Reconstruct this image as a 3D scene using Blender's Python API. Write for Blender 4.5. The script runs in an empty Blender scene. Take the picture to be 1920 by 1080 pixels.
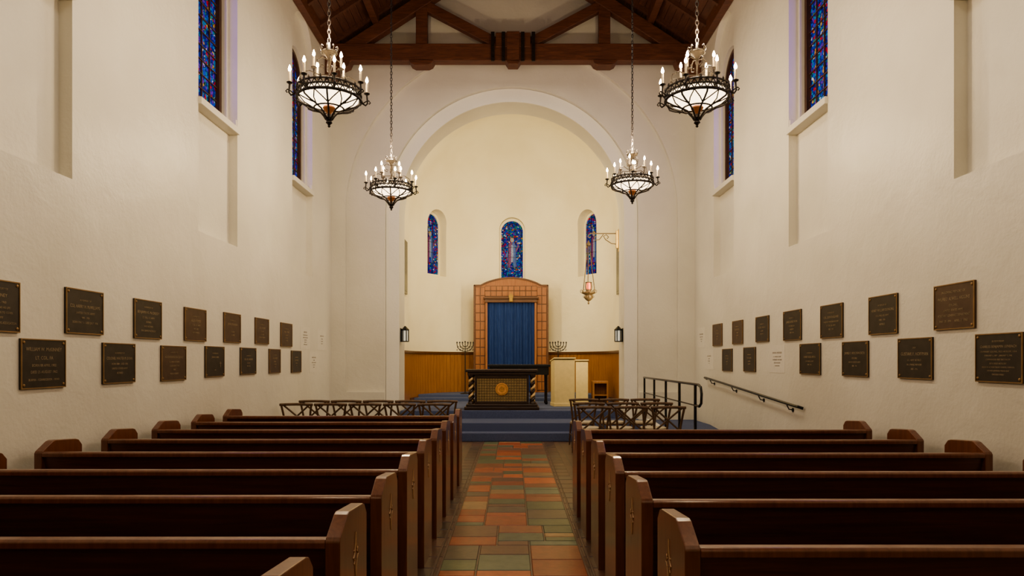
import bpy, bmesh, math, random
from math import sin, cos, pi, radians, sqrt
from mathutils import Vector, Matrix
random.seed(7)
S = bpy.context.scene
COL = S.collection
F = 1280.0; VX = 962.0; VY = 675.0; H = 1.62; WW = 3.9
try: S.view_settings.look = 'AgX - Medium High Contrast'
except Exception: pass

# ------------------------------------------------------------------ materials
def new_mat(name):
    m = bpy.data.materials.new(name); m.use_nodes = True
    nt = m.node_tree; b = nt.nodes['Principled BSDF']
    return m, nt, b
def coords(nt, scale=(1, 1, 1), kind='Object'):
    tc = nt.nodes.new('ShaderNodeTexCoord'); mp = nt.nodes.new('ShaderNodeMapping')
    mp.inputs['Scale'].default_value = scale
    nt.links.new(tc.outputs[kind], mp.inputs['Vector']); return mp.outputs['Vector']
def ramp(nt, fac, stops, interp='LINEAR'):
    r = nt.nodes.new('ShaderNodeValToRGB'); r.color_ramp.interpolation = interp
    e = r.color_ramp.elements
    while len(e) < len(stops): e.new(0.5)
    for i, (p, c) in enumerate(stops):
        e[i].position = p; e[i].color = (c[0], c[1], c[2], 1)
    nt.links.new(fac, r.inputs['Fac']); return r.outputs['Color']
def noise(nt, vec, scale, detail=4, rough=0.5, dist=0.0):
    n = nt.nodes.new('ShaderNodeTexNoise'); n.inputs['Scale'].default_value = scale
    n.inputs['Detail'].default_value = detail; n.inputs['Roughness'].default_value = rough
    n.inputs['Distortion'].default_value = dist
    nt.links.new(vec, n.inputs['Vector']); return n.outputs['Fac']
def bump(nt, b, h, strength, dist=0.01):
    n = nt.nodes.new('ShaderNodeBump'); n.inputs['Strength'].default_value = strength
    n.inputs['Distance'].default_value = dist
    nt.links.new(h, n.inputs['Height']); nt.links.new(n.outputs['Normal'], b.inputs['Normal'])
def flat(name, col, rough=0.5, metal=0.0, var=0.15, sc=12, bmp=0.1):
    m, nt, b = new_mat(name); v = coords(nt)
    n = noise(nt, v, sc)
    c1 = [x * (1 - var) for x in col]; c2 = [min(1, x * (1 + var)) for x in col]
    nt.links.new(ramp(nt, n, [(0.3, c1), (0.7, c2)]), b.inputs['Base Color'])
    b.inputs['Roughness'].default_value = rough; b.inputs['Metallic'].default_value = metal
    if bmp: bump(nt, b, n, bmp, 0.003)
    return m
def emis(name, col, st):
    m, nt, b = new_mat(name); b.inputs['Base Color'].default_value = (*col, 1)
    b.inputs['Emission Color'].default_value = (*col, 1); b.inputs['Emission Strength'].default_value = st
    return m
def plaster(name, c1, c2):
    m, nt, b = new_mat(name); v = coords(nt)
    n1 = noise(nt, v, 0.8, 3); n2 = noise(nt, v, 3.2, 6, 0.55, 0.3); n3 = noise(nt, v, 30, 3)
    nt.links.new(ramp(nt, n1, [(0.35, c1), (0.65, c2)]), b.inputs['Base Color'])
    a = nt.nodes.new('ShaderNodeMath'); a.operation = 'MULTIPLY_ADD'; a.inputs[1].default_value = 0.15
    nt.links.new(n3, a.inputs[0]); nt.links.new(n2, a.inputs[2])
    b.inputs['Roughness'].default_value = 0.42
    bump(nt, b, a.outputs[0], 0.46, 0.028); return m
def wood(name, c1, c2, rough=0.35, scale=(1, 12, 12), coat=0.0, sc=3):
    m, nt, b = new_mat(name); v = coords(nt, scale)
    n = noise(nt, v, sc, 6, 0.6, 0.8)
    nt.links.new(ramp(nt, n, [(0.3, c1), (0.7, c2)]), b.inputs['Base Color'])
    b.inputs['Roughness'].default_value = rough
    b.inputs['Coat Weight'].default_value = coat; b.inputs['Coat Roughness'].default_value = 0.15
    bump(nt, b, n, 0.08, 0.003); return m

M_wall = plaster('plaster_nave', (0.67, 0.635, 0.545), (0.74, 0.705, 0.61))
M_archlit = plaster('plaster_arch_lit', (0.80, 0.77, 0.68), (0.84, 0.81, 0.72))  # lighter copy of the nave plaster; light on the arch band painted in
M_apselit = plaster('plaster_apse_lit', (0.81, 0.73, 0.51), (0.86, 0.79, 0.58))  # nave plaster made yellower and brighter, warm chancel light put into the colour
M_pew = wood('pew_wood', (0.062, 0.018, 0.009), (0.135, 0.042, 0.020), 0.28, (0.6, 12, 12), 0.4)
M_pewend = wood('pew_end_wood', (0.11, 0.036, 0.017), (0.19, 0.070, 0.033), 0.28, (10, 10, 0.8), 0.35)
M_line = flat('carving_line', (0.50, 0.32, 0.18), 0.5)
M_beam = wood('beam_wood', (0.072, 0.025, 0.012), (0.17, 0.064, 0.031), 0.55, (1, 8, 8))
M_roof = wood('roof_boards', (0.055, 0.020, 0.011), (0.13, 0.050, 0.026), 0.6, (8, 1, 8))
M_honey = wood('honey_wood', (0.26, 0.115, 0.040), (0.40, 0.190, 0.070), 0.4, (12, 12, 0.7))
M_ark = wood('ark_wood', (0.24, 0.090, 0.034), (0.38, 0.160, 0.060), 0.42, (12, 12, 0.7))
M_arkdark = wood('ark_dark_wood', (0.08, 0.034, 0.015), (0.16, 0.072, 0.03), 0.4, (1, 12, 12))
M_altar = wood('altar_wood', (0.018, 0.010, 0.007), (0.05, 0.027, 0.017), 0.35, (1, 10, 10))
M_chair = wood('chair_wood', (0.06, 0.032, 0.017), (0.15, 0.082, 0.042), 0.42, (6, 6, 2))
M_cush = flat('chair_seat', (0.50, 0.43, 0.31), 0.8)
M_cream = flat('cream_paint', (0.78, 0.62, 0.29), 0.5, 0, 0.05)
M_iron = flat('wrought_iron', (0.026, 0.020, 0.017), 0.5, 0.4)
M_bronze = flat('dark_bronze', (0.058, 0.048, 0.041), 0.42, 0.5)
M_bronze2 = flat('brown_bronze', (0.105, 0.068, 0.048), 0.42, 0.5)
M_gold = flat('aged_gold', (0.46, 0.31, 0.11), 0.42, 0.7)
M_edge = flat('bronze_edge', (0.30, 0.19, 0.09), 0.45, 0.6)
M_letter = flat('bronze_letter', (0.34, 0.27, 0.18), 0.5, 0.4)
M_stone = flat('pale_stone', (0.74, 0.70, 0.61), 0.6, 0, 0.03)
M_grey = flat('grey_letter', (0.38, 0.34, 0.29), 0.7)
M_copper = flat('copper', (0.42, 0.17, 0.07), 0.5, 0.3)
M_silver = flat('dark_pale_metal', (0.060, 0.050, 0.042), 0.5, 0.4)
M_wax = flat('candle_wax', (0.80, 0.68, 0.46), 0.5, 0, 0.03)
M_flame = emis('bulb_flame', (1.0, 0.72, 0.38), 90)
M_bowl = emis('frosted_bowl', (1.0, 0.77, 0.50), 4.2)
M_red = emis('red_glass', (1.0, 0.16, 0.07), 2.0)
M_lglass = emis('lantern_glass', (0.75, 0.75, 0.65), 0.35)
M_black = flat('black_lacquer', (0.012, 0.012, 0.013), 0.25)
M_wframe = wood('window_frame_wood', (0.040, 0.017, 0.009), (0.10, 0.042, 0.022), 0.5, (8, 8, 1))

def carpet():
    m, nt, b = new_mat('blue_carpet'); v = coords(nt)
    n = noise(nt, v, 150, 2)
    nt.links.new(ramp(nt, n, [(0.3, (0.045, 0.060, 0.125)), (0.7, (0.105, 0.130, 0.235))]), b.inputs['Base Color'])
    b.inputs['Roughness'].default_value = 0.95; bump(nt, b, n, 0.5, 0.004); return m
M_carpet = carpet()
def curtain_mat():
    m, nt, b = new_mat('blue_velvet'); v = coords(nt, (20, 20, 1))
    n = noise(nt, v, 3, 3)
    nt.links.new(ramp(nt, n, [(0.3, (0.022, 0.048, 0.165)), (0.7, (0.038, 0.080, 0.25))]), b.inputs['Base Color'])
    b.inputs['Roughness'].default_value = 0.8; b.inputs['Specular IOR Level'].default_value = 0.2; return m
M_curtain = curtain_mat()
def glass_mat(name, scale, st):
    m, nt, b = new_mat(name); v = coords(nt)
    vo = nt.nodes.new('ShaderNodeTexVoronoi'); vo.inputs['Scale'].default_value = scale
    nt.links.new(v, vo.inputs['Vector'])
    sp = nt.nodes.new('ShaderNodeSeparateColor'); nt.links.new(vo.outputs['Color'], sp.inputs['Color'])
    c = ramp(nt, sp.outputs['Red'], [(0.0, (0.004, 0.01, 0.20)), (0.22, (0.01, 0.05, 0.45)), (0.38, (0.08, 0.02, 0.32)),
             (0.50, (0.01, 0.14, 0.36)), (0.62, (0.32, 0.01, 0.03)), (0.69, (0.008, 0.02, 0.28)), (0.84, (0.02, 0.18, 0.13)),
             (0.91, (0.36, 0.21, 0.05)), (0.95, (0.35, 0.42, 0.60))], 'CONSTANT')
    e = nt.nodes.new('ShaderNodeTexVoronoi'); e.feature = 'DISTANCE_TO_EDGE'; e.inputs['Scale'].default_value = scale
    nt.links.new(v, e.inputs['Vector'])
    k = ramp(nt, e.outputs['Distance'], [(0.03, (0, 0, 0)), (0.09, (1, 1, 1))])
    mx = nt.nodes.new('ShaderNodeMix'); mx.data_type = 'RGBA'; mx.blend_type = 'MULTIPLY'; mx.inputs['Factor'].default_value = 1
    nt.links.new(c, mx.inputs['A']); nt.links.new(k, mx.inputs['B'])
    nt.links.new(mx.outputs['Result'], b.inputs['Base Color']); nt.links.new(mx.outputs['Result'], b.inputs['Emission Color'])
    b.inputs['Emission Strength'].default_value = st; b.inputs['Roughness'].default_value = 0.6
    b.inputs['Specular IOR Level'].default_value = 0.1
    return m
M_glassN = glass_mat('stained_glass_nave', 24, 0.45)
M_glassA = glass_mat('stained_glass_apse', 26, 0.25)
def pane(name, c): return flat(name, c, 0.5, 0, 0.6, 45)
M_gw = pane('glass_white', (.20, .24, .42)); M_gr = pane('glass_plum', (.13, .02, .14)); M_gb = pane('glass_blue', (.03, .09, .36)); M_gg = pane('glass_gold', (.30, .20, .08))
def tile_mat():
    m, nt, b = new_mat('aisle_tile'); v = coords(nt)
    at = nt.nodes.new('ShaderNodeVertexColor'); at.layer_name = 'Col'
    n = noise(nt, v, 7, 6, 0.7); r = ramp(nt, n, [(0.25, (0.6, 0.62, 0.62)), (0.75, (1.25, 1.2, 1.15))])
    mx = nt.nodes.new('ShaderNodeMix'); mx.data_type = 'RGBA'; mx.blend_type = 'MULTIPLY'; mx.inputs['Factor'].default_value = 1
    nt.links.new(at.outputs['Color'], mx.inputs['A']); nt.links.new(r, mx.inputs['B'])
    nt.links.new(mx.outputs['Result'], b.inputs['Base Color'])
    b.inputs['Roughness'].default_value = 0.33; b.inputs['Specular IOR Level'].default_value = 0.4; bump(nt, b, n, 0.3, 0.008); return m
M_tile = tile_mat()
def floor_mat():
    m, nt, b = new_mat('brown_floor_tile'); v = coords(nt)
    br = nt.nodes.new('ShaderNodeTexBrick'); nt.links.new(v, br.inputs['Vector'])
    br.offset = 0.0; br.inputs['Scale'].default_value = 1.0; br.inputs['Brick Width'].default_value = 0.3
    br.inputs['Row Height'].default_value = 0.3; br.inputs['Mortar Size'].default_value = 0.008
    br.inputs['Color1'].default_value = (0.08, 0.042, 0.027, 1); br.inputs['Color2'].default_value = (0.12, 0.068, 0.04, 1)
    br.inputs['Mortar'].default_value = (0.05, 0.038, 0.03, 1)
    nt.links.new(br.outputs['Color'], b.inputs['Base Color']); b.inputs['Roughness'].default_value = 0.42
    bump(nt, b, noise(nt, v, 12), 0.15, 0.006); return m
M_floor = floor_mat()

# ------------------------------------------------------------------ mesh builder
class MB:
    def __init__(s): s.v = []; s.f = []; s.m = []
    def add(s, vs, fs, mi=0):
        o = len(s.v); s.v += [tuple(v) for v in vs]
        s.f += [tuple(i + o for i in f) for f in fs]; s.m += [mi] * len(fs)
    def box(s, x0, x1, y0, y1, z0, z1, mi=0):
        vs = [(x, y, z) for z in (z0, z1) for y in (y0, y1) for x in (x0, x1)]
        s.add(vs, [(0, 2, 3, 1), (4, 5, 7, 6), (0, 1, 5, 4), (2, 6, 7, 3), (0, 4, 6, 2), (1, 3, 7, 5)], mi)
    def prism(s, pts, axis, a, b, mi=0):
        n = len(pts)
        def P(p, t):
            if axis == 'x': return (t, p[0], p[1])
            if axis == 'y': return (p[0], t, p[1])
            return (p[0], p[1], t)
        vs = [P(p, a) for p in pts] + [P(p, b) for p in pts]
        fs = [tuple(range(n))[::-1], tuple(range(n, 2 * n))] + [(i, (i + 1) % n, (i + 1) % n + n, i + n) for i in range(n)]
        s.add(vs, fs, mi)
    def beam(s, p, q, w, y0, y1, mi=0):
        d = Vector((q[0] - p[0], q[1] - p[1])).normalized(); n = Vector((-d.y, d.x)) * w / 2
        s.prism([(p[0] - n.x, p[1] - n.y), (q[0] - n.x, q[1] - n.y), (q[0] + n.x, q[1] + n.y), (p[0] + n.x, p[1] + n.y)], 'y', y0, y1, mi)
    def tube(s, path, r, seg=8, closed=False, mi=0):
        P = [Vector(p) for p in path]; n = len(P)
        R = r if isinstance(r, (list, tuple)) else [r] * n
        vs = []; up = None
        for i in range(n):
            if closed: t = (P[(i + 1) % n] - P[i - 1]).normalized()
            else: t = (P[min(i + 1, n - 1)] - P[max(i - 1, 0)]).normalized()
            if up is None:
                up = Vector((0, 0, 1)) if abs(t.z) < 0.9 else Vector((1, 0, 0))
            a = (up - t * up.dot(t))
            if a.length < 1e-5: a = t.orthogonal()
            a.normalize(); up = a; b = t.cross(a)
            for k in range(seg):
                an = 2 * pi * k / seg; vs.append(P[i] + (a * cos(an) + b * sin(an)) * R[i])
        fs = []
        for i in range(n if closed else n - 1):
            j = (i + 1) % n
            for k in range(seg):
                l = (k + 1) % seg
                fs.append((i * seg + k, i * seg + l, j * seg + l, j * seg + k))
        if not closed:
            fs.append(tuple(range(seg))[::-1]); fs.append(tuple(range((n - 1) * seg, n * seg)))
        s.add(vs, fs, mi)
    def lathe(s, prof, c=(0, 0, 0), seg=16, mi=0):
        vs = []; n = len(prof)
        for (r, z) in prof:
            for k in range(seg):
                a = 2 * pi * k / seg; vs.append((c[0] + max(r, 1e-4) * cos(a), c[1] + max(r, 1e-4) * sin(a), c[2] + z))
        fs = []
        for i in range(n - 1):
            for k in range(seg):
                l = (k + 1) % seg; fs.append((i * seg + k, i * seg + l, (i + 1) * seg + l, (i + 1) * seg + k))
        fs.append(tuple(range(seg))[::-1]); fs.append(tuple(range((n - 1) * seg, n * seg)))
        s.add(vs, fs, mi)
    def xform(s, M): s.v = [tuple(M @ Vector(v)) for v in s.v]; return s
    def obj(s, name, mats, parent=None, smooth=False, bevel=0, loc=None, link=True):
        me = bpy.data.meshes.new(name); me.from_pydata(s.v, [], s.f); me.update()
        bm = bmesh.new(); bm.from_mesh(me); bmesh.ops.recalc_face_normals(bm, faces=bm.faces[:]); bm.to_mesh(me); bm.free()
        if not isinstance(mats, (list, tuple)): mats = [mats]
        for m in mats: me.materials.append(m)
        me.polygons.foreach_set('material_index', s.m)
        if smooth:
            me.shade_smooth(); me.set_sharp_from_angle(angle=radians(40))
        o = bpy.data.objects.new(name, me)
        if link: COL.objects.link(o)
        if parent: o.parent = parent
        if loc: o.location = loc
        if bevel:
            md = o.modifiers.new('bevel', 'BEVEL'); md.width = bevel; md.segments = 2; md.limit_method = 'ANGLE'
        return o
def root(name, loc=(0, 0, 0), rz=0.0):
    o = bpy.data.objects.new(name, None); o.location = loc; o.rotation_euler = (0, 0, rz); o.empty_display_size = 0.2
    COL.objects.link(o); return o
def top(o, label, cat, group=None):
    o['label'] = label; o['category'] = cat
    if group: o['group'] = group
    return o
def struct(o): o['kind'] = 'structure'; return o
def copy_thing(o, loc=None, parent=None, rz=None):
    c = o.copy(); COL.objects.link(c)
    if parent: c.parent = parent
    if loc is not None: c.location = loc
    if rz is not None: c.rotation_euler = (0, 0, rz)
    for ch in list(o.children): copy_thing(ch, parent=c)
    return c
def arch(cx, r, zb, zs, n=24):
    return [(cx - r, zb), (cx + r, zb)] + [(cx + r * cos(pi * i / n), zs + r * sin(pi * i / n)) for i in range(n + 1)]
def bool_diff(o, cutters, smooth=False):
    cs = []
    for c in cutters:
        co = c.obj('cutter', M_wall); cs.append(co)
        md = o.modifiers.new('b', 'BOOLEAN'); md.operation = 'DIFFERENCE'; md.solver = 'EXACT'; md.object = co
    bpy.context.view_layer.update()
    dg = bpy.context.evaluated_depsgraph_get()
    me = bpy.data.meshes.new_from_object(o.evaluated_get(dg))
    o.modifiers.clear(); o.data = me
    for co in cs: bpy.data.objects.remove(co, do_unlink=True)
    if smooth:
        me.shade_smooth(); me.set_sharp_from_angle(angle=radians(30))
    else: me.shade_flat()

# ------------------------------------------------------------------ plaques
def text_into(mb, s, size, ox, oy, maxw):
    cu = bpy.data.curves.new('t', 'FONT'); cu.body = s; cu.size = size; cu.align_x = 'CENTER'; cu.align_y = 'CENTER'
    cu.resolution_u = 2; cu.extrude = 0.0012
    ob = bpy.data.objects.new('t', cu); COL.objects.link(ob); bpy.context.view_layer.update()
    me = bpy.data.meshes.new_from_object(ob.evaluated_get(bpy.context.evaluated_depsgraph_get()))
    xs = [v.co.x for v in me.vertices] or [0]; wd = max(xs) - min(xs); k = min(1, maxw / wd) if wd > 0 else 1
    mb.add([(v.co.x * k + ox, v.co.y + oy, v.co.z) for v in me.vertices], [tuple(p.vertices) for p in me.polygons])
    bpy.data.objects.remove(ob, do_unlink=True); bpy.data.curves.remove(cu); bpy.data.meshes.remove(me)

def plaque(side, x0, x1, yc, hp, style, lines, label):
    da = WW * F / abs(VX - x0); db = WW * F / abs(VX - x1)
    w = abs(da - db); yw = (da + db) / 2; dc = WW * F / abs(VX - (x0 + x1) / 2)
    z = H - (yc - VY) * dc / F; h = hp * dc / F
    M = Matrix(((0, 0, 1), (1, 0, 0), (0, 1, 0))) if side == 'l' else Matrix(((0, 0, -1), (-1, 0, 0), (0, 1, 0)))
    M = M.to_4x4()
    nm = 'memorial_plaque' if style != 's' else 'stone_tablet'
    r = root(nm, ((-WW if side == 'l' else WW), yw, z))
    b = MB(); t = 0.018 if style != 's' else 0.004
    b.box(-w / 2, w / 2, -h / 2, h / 2, -.004, t)
    b.xform(M).obj('panel', {'d': M_bronze, 'b': M_bronze2, 's': M_stone}[style], r, bevel=0.003 if style != 's' else 0)
    if style != 's':
        b = MB(); e = 0.009; t1 = t - .002; t2 = t + .005
        o_ = [(-w / 2, -h / 2), (w / 2, -h / 2), (w / 2, h / 2), (-w / 2, h / 2)]
        i_ = [(-w / 2 + e, -h / 2 + e), (w / 2 - e, -h / 2 + e), (w / 2 - e, h / 2 - e), (-w / 2 + e, h / 2 - e)]
        vs = [(p[0], p[1], q) for q in (t1, t2) for p in o_] + [(p[0], p[1], q) for q in (t1, t2) for p in i_]
        fs = []
        for i in range(4):
            j = (i + 1) % 4
            fs += [(i, j, 4 + j, 4 + i), (8 + i, 12 + i, 12 + j, 8 + j), (4 + i, 4 + j, 12 + j, 12 + i), (i, 8 + i, 8 + j, j)]
        b.add(vs, fs); b.xform(M).obj('border', M_edge, r)
        for sx in (-1, 1):
            for sy in (-1, 1):
                b = MB(); b.lathe([(0.014, 0), (0.012, 0.005), (0.004, 0.008)], (sx * (w / 2 - .03), sy * (h / 2 - .03), t), 8)
                b.xform(M).obj('rosette', M_edge, r, smooth=True)
    b = MB(); tot = sum(l[1] for l in lines) * 1.0; avail = h * 0.76; u = min(avail / tot, h * .125)
    y = u * tot / 2
    for s_, k in lines:
        y -= u * k / 2
        if s_ == '+':
            b.box(w * .28 - .004, w * .28 + .004, y - .045, y + .035, 0, .003); b.box(w * .28 - .025, w * .28 + .025, y + .005, y + .013, 0, .003)
        elif s_.strip(): text_into(b, s_, u * k * 0.60, 0, y, w * 0.80)
        y -= u * k / 2
    b.v = [(v[0], v[1], v[2] + t + .001) for v in b.v]
    b.xform(M).obj('inscription', M_letter if style != 's' else M_grey, r)
    top(r, label, 'plaque' if style != 's' else 'tablet', 'memorial plaques on the side walls' if style != 's' else 'engraved stone tablets')
D_ = 'dark bronze memorial plaque with raised lettering on plaster wall'
B_ = 'brown bronze memorial plaque with raised lettering on plaster wall'
S_ = 'pale engraved stone memorial tablet set on plaster wall'
def L(name, *rest): return [('IN MEMORY OF', .8), (name, 1.3)] + [(r, .9) for r in rest]
P = [
 ('l', -45, 33, 573, 98, 'd', [('IN MEMORY OF', .8), ('ABLINEY', 1.3), ('APRIL 1960', .9), ('WHO GAVE HIS LIFE', .8), ('ASSOCIATING TO COVER', .8), ('ARMY', .8), ('RETIRED OFFICERS ASSOCIATION', .9)]),
 ('l', 120, 190, 585, 83, 'd', [('IN MEMORY OF', .8), ('COL HARRY H. McWILLIAMS', 1.4), ('UNITED STATES ARMY', .9), ('1883 - 1956', .8), ('BORN MAY 6 - DIED JULY 1956', .9)]),
 ('l', 249, 300, 599, 72, 'd', L('BENJAMIN K. McCREEDY', 'LT. COL. U.S. ARMY', 'RETIRED', 'AND HIS WIFE', 'EVA GRIMES McCREEDY')),
 ('l', 344, 384, 609, 61, 'b', L('ALLEN FORCE', 'LT. COL. U.S. ARMY', '1890 - 1950', 'REST IN PEACE')),
 ('l', 418, 449, 615, 55, 'b', L('JOHN STEVENSON', '', 'COLONEL', 'U.S. ARMY')),
 ('l', 477, 502, 621, 48, 'b', L('COL. W. PERRY', 'U.S. ARMY', '1901 - 1958', 'BELOVED HUSBAND')),
 ('l', 525, 546, 628, 44, 'b', L('MAJ. R. EVANS', 'U.S. ARMY', '1899 - 1957', 'AT REST')),
 ('l', 563, 581, 634, 42, 's', [('JAMES BECK', 1.2), ('BRIGADIER GENERAL', .9), ('UNITED STATES ARMY', .9), ('BORN 1870', .8), ('DIED 1946', .8), ('ALWAYS FAITHFUL', .8)]),
 ('l', 595, 611, 637, 40, 's', [('JAMES BLYTHE', 1.2), ('COLONEL', .9), ('U.S. ARMY', .9), ('DIED 1947', .8)]),
 ('l', 35, 119, 682, 92, 'd', [('WILLIAM W. McKINNEY', 1.5), ('LT. COL. FA', 1.4), ('BORN 08 APRIL 1902', 1.1), ('DIED 25 AUGUST 1962', 1.1), ('', .3), ('BURMA - CORREGIDOR - WWII', .9)]),
 ('l', 190, 250, 681, 75, 'd', L('COLONEL WALTER M. DUNN', 'BORN 1884 - DIED 1950', 'UNITED STATES ARMY', 'RETIRED')),
 ('l', 300, 346, 681, 65, 'b', L('HUGH RARDON CAVILE', 'U.S. MARINE CORPS', 'KILLED IN ACTION', '1944', 'PELELIU ISLAND')),
 ('l', 383, 418, 678, 57, 'd', [('IN MEMORIAM', .9), ('JOHN K. HERR', 1.1), ('+', 2.4), ('1955', .8)]),
 ('l', 449, 478, 677, 50, 'd', L('COL. M. GARDNER', 'U.S. ARMY', '1881 - 1952')),
 ('l', 503, 524, 677, 45, 'b', L('H. A. FINCH', 'MAJOR', 'U.S. ARMY', '1953')),
 ('l', 545, 563, 678, 41, 'd', L('J. DONALD', 'CAPTAIN', '1951')),
 ('l', 580, 596, 679, 39, 's', [('HAROLD BAUER', 1.2), ('CAPTAIN', .9), ('UNITED STATES ARMY', .9), ('1915 - 1944', .9), ('PACIFIC', .8)]),
 ('r', 1755, 1831, 574, 86, 'b', [('IN LOVING MEMORY OF', 1), ('WILFRED ALWELL HIGGINS', 1.4), ('COLONEL', .9), ('UNITED STATES ARMY', .9), ('ADJUTANT GENERALS DEPARTMENT', 1), ('MAY 28 1894     APRIL 21 1960', 1)]),
 ('r', 1632, 1685, 590, 73, 'd', L('HENRY WILLIAM BUNKING', 'COLONEL U.S. ARMY', '1888 - 1961', 'RETIRED')),
 ('r', 1541, 1582, 602, 63, 'd', L('COL. DON RAGLAND', 'MARJORIE WHITTEN RAGLAND', 'LT. COL. U.S. ARMY', '1902 - 1968')),
 ('r', 1471, 1504, 610, 56, 'd', L('JAMES ALFRED ROBB', 'COLONEL U.S.A.', 'INFANTRY', '1890 - 1950')),
 ('r', 1419, 1443, 617, 48, 'd', L('LT. COL. WRIGHT', 'U.S. ARMY', '1900 - 1959')),
 ('r', 1375, 1394, 623, 44, 'b', L('R. B. MOORE', 'MAJOR', 'U.S. ARMY', '1957')),
 ('r', 1338, 1355, 628, 41, 'b', L('C. PETERS', 'COLONEL', '1955')),
 ('r', 1309, 1322, 633, 38, 's', [('HENRY GIBBINS', 1.2), ('MAJOR GENERAL', .9), ('U.S. ARMY', .9), ('1941', .8)]),
 ('r', 1833, 1922, 671, 93, 'd', [('IN MEMORIAM', 1), ('CHARLES BENJAMIN LEINBACH', 1.4), ('LIEUTENANT COLONEL, FIELD ARTILLERY, U.S.A.', .9), ('FEBRUARY 6, 1897 - JANUARY 9, 1945', .9), ('COMMANDER FIRST BATTALION', .9), ('88TH FIELD ARTILLERY', .9), ('KILLED IN ACTION TAKAO HARBOR, FORMOSA', .8), ('ABOARD JAPANESE PRISON SHIP', .8), ('ENOURA MARU', .9)]),
 ('r', 1687, 1751, 672, 77, 'd', [('1919', .9), ('GUSTAVE F. HOFFMAN', 1.5), ('U.S. ARMY RETIRED', .9), ('IN LOVING MEMORY', .9), ('1882 - 1956', .8)]),
 ('r', 1582, 1630, 673, 66, 'd', [('JAMES F. HOLDSWORTH', 1.4), ('COLONEL', .9), ('UNITED STATES ARMY', .9), ('1886 - 1955', .8)]),
 ('r', 1502, 1540, 673, 58, 'd', L('HARRY REED SMITH', 'CAPTAIN U.S. ARMY', '1894 - 1943')),
 ('r', 1444, 1472, 673, 52, 's', [('SIMON B. BUCKNER', 1.3), ('LT. GENERAL U.S. ARMY', .9), ('COMMANDER TENTH ARMY', .9), ('KILLED IN ACTION', .9), ('OKINAWA 1945', .8)]),
 ('r', 1396, 1418, 674, 46, 'd', L('F. N. CLARK', 'COLONEL', 'U.S. ARMY')),
 ('r', 1356, 1374, 675, 42, 'd', L('G. H. REED', 'MAJOR', '1950')),
 ('r', 1322, 1338, 674, 38, 's', [('GEORGE WEEKS', 1.2), ('CAPTAIN', .9), ('U.S. ARMY', .9), ('1942', .8)]),
]
for p in P:
    plaque(*p, {'d': D_, 'b': B_, 's': S_}[p[5]])

# ------------------------------------------------------------------ room shell
YF = 14.65; YB = -3.2; CX = -0.03
NC = [5.44, 9.06, 12.66]
def side_wall(sgn, name):
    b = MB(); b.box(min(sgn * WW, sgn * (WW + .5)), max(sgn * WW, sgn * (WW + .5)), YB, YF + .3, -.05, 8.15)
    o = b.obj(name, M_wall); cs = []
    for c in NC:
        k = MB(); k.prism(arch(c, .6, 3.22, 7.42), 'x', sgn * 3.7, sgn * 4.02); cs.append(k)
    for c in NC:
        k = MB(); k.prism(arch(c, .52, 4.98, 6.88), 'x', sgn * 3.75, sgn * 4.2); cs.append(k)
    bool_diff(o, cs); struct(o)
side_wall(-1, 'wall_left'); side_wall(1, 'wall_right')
wn = 1
for sgn in (-1, 1):
    for c in NC:
        b = MB(); pts = arch(0, .52, 4.98, 6.88); inn = arch(0, .455, 5.04, 6.88)
        n = len(pts)
        vs = [(sgn * a, p[0], p[1]) for a in (4.09, 4.17) for p in pts] + [(sgn * a, p[0], p[1]) for a in (4.09, 4.17) for p in inn]
        fs = []
        for i in range(n):
            j = (i + 1) % n
            fs += [(i, j, 2 * n + j, 2 * n + i), (2 * n + i, 2 * n + j, 3 * n + j, 3 * n + i), (n + i, 3 * n + i, 3 * n + j, n + j)]
        b.add(vs, fs)
        x0, x1 = sorted((sgn * 4.125, sgn * 4.145))
        for yy in (-.235, 0, .235): b.box(x0, x1, yy - .006, yy + .006, 5.02, 7.30 if yy == 0 else 7.25)
        for i in range(11):
            z = 5.22 + .19 * i; b.box(x0, x1, -.47 if z < 6.9 else -.42, .47 if z < 6.9 else .42, z - .005, z + .005)
        o = b.obj('window_%d' % wn, M_wframe, loc=(0, c, 0)); struct(o)
        g = MB(); g.prism(arch(0, .47, 5.0, 6.88), 'x', sgn * 4.15, sgn * 4.165); g.obj('glass', M_glassN, o)
        g = MB(); x0, x1 = sorted((sgn * 4.05, sgn * 3.86)); g.prism([(x0, 4.80), (x1, 4.80), (x1, 4.89), (x0, 4.89)], 'y', -.6, .6)
        x2 = sgn * 4.10; x3 = sgn * 3.93
        g.prism([(x2, 4.88), (x3, 4.88), (x2, 5.03)], 'y', -.52, .52)
        g.box(min(x3, sgn * 3.88), max(x3, sgn * 3.88), .50, .54, 4.88, 4.99)
        g.obj('sill', M_wall, o, bevel=.006)
        wn += 1

b = MB(); b.prism([(-4.4, -.05), (4.4, -.05), (4.4, 8.0), (0, 10.9), (-4.4, 8.0)], 'y', YF, 15.6)
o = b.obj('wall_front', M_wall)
cA = MB(); cA.prism(arch(CX, 3.57, .93, 4.79, 64), 'y', 14.4, 14.75)
cB = MB(); cB.prism(arch(CX, 2.74, -.2, 4.79, 64), 'y', 14.3, 14.90)
cC = MB(); cC.prism(arch(CX, 2.45, -.3, 4.79, 64), 'y', 14.2, 15.8)
bool_diff(o, [cA, cB, cC], True); struct(o)
def open_arch(r): return [(CX + r, .3)] + [(CX + r * cos(pi * i / 64), 4.79 + r * sin(pi * i / 64)) for i in range(65)] + [(CX - r, .3)]
po = open_arch(2.735); pi_ = open_arch(2.45); n = len(po)
vs = [(p[0], y, p[1]) for y in (14.86, 14.905) for p in po] + [(p[0], y, p[1]) for y in (14.86, 14.905) for p in pi_]; fs = []
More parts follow.
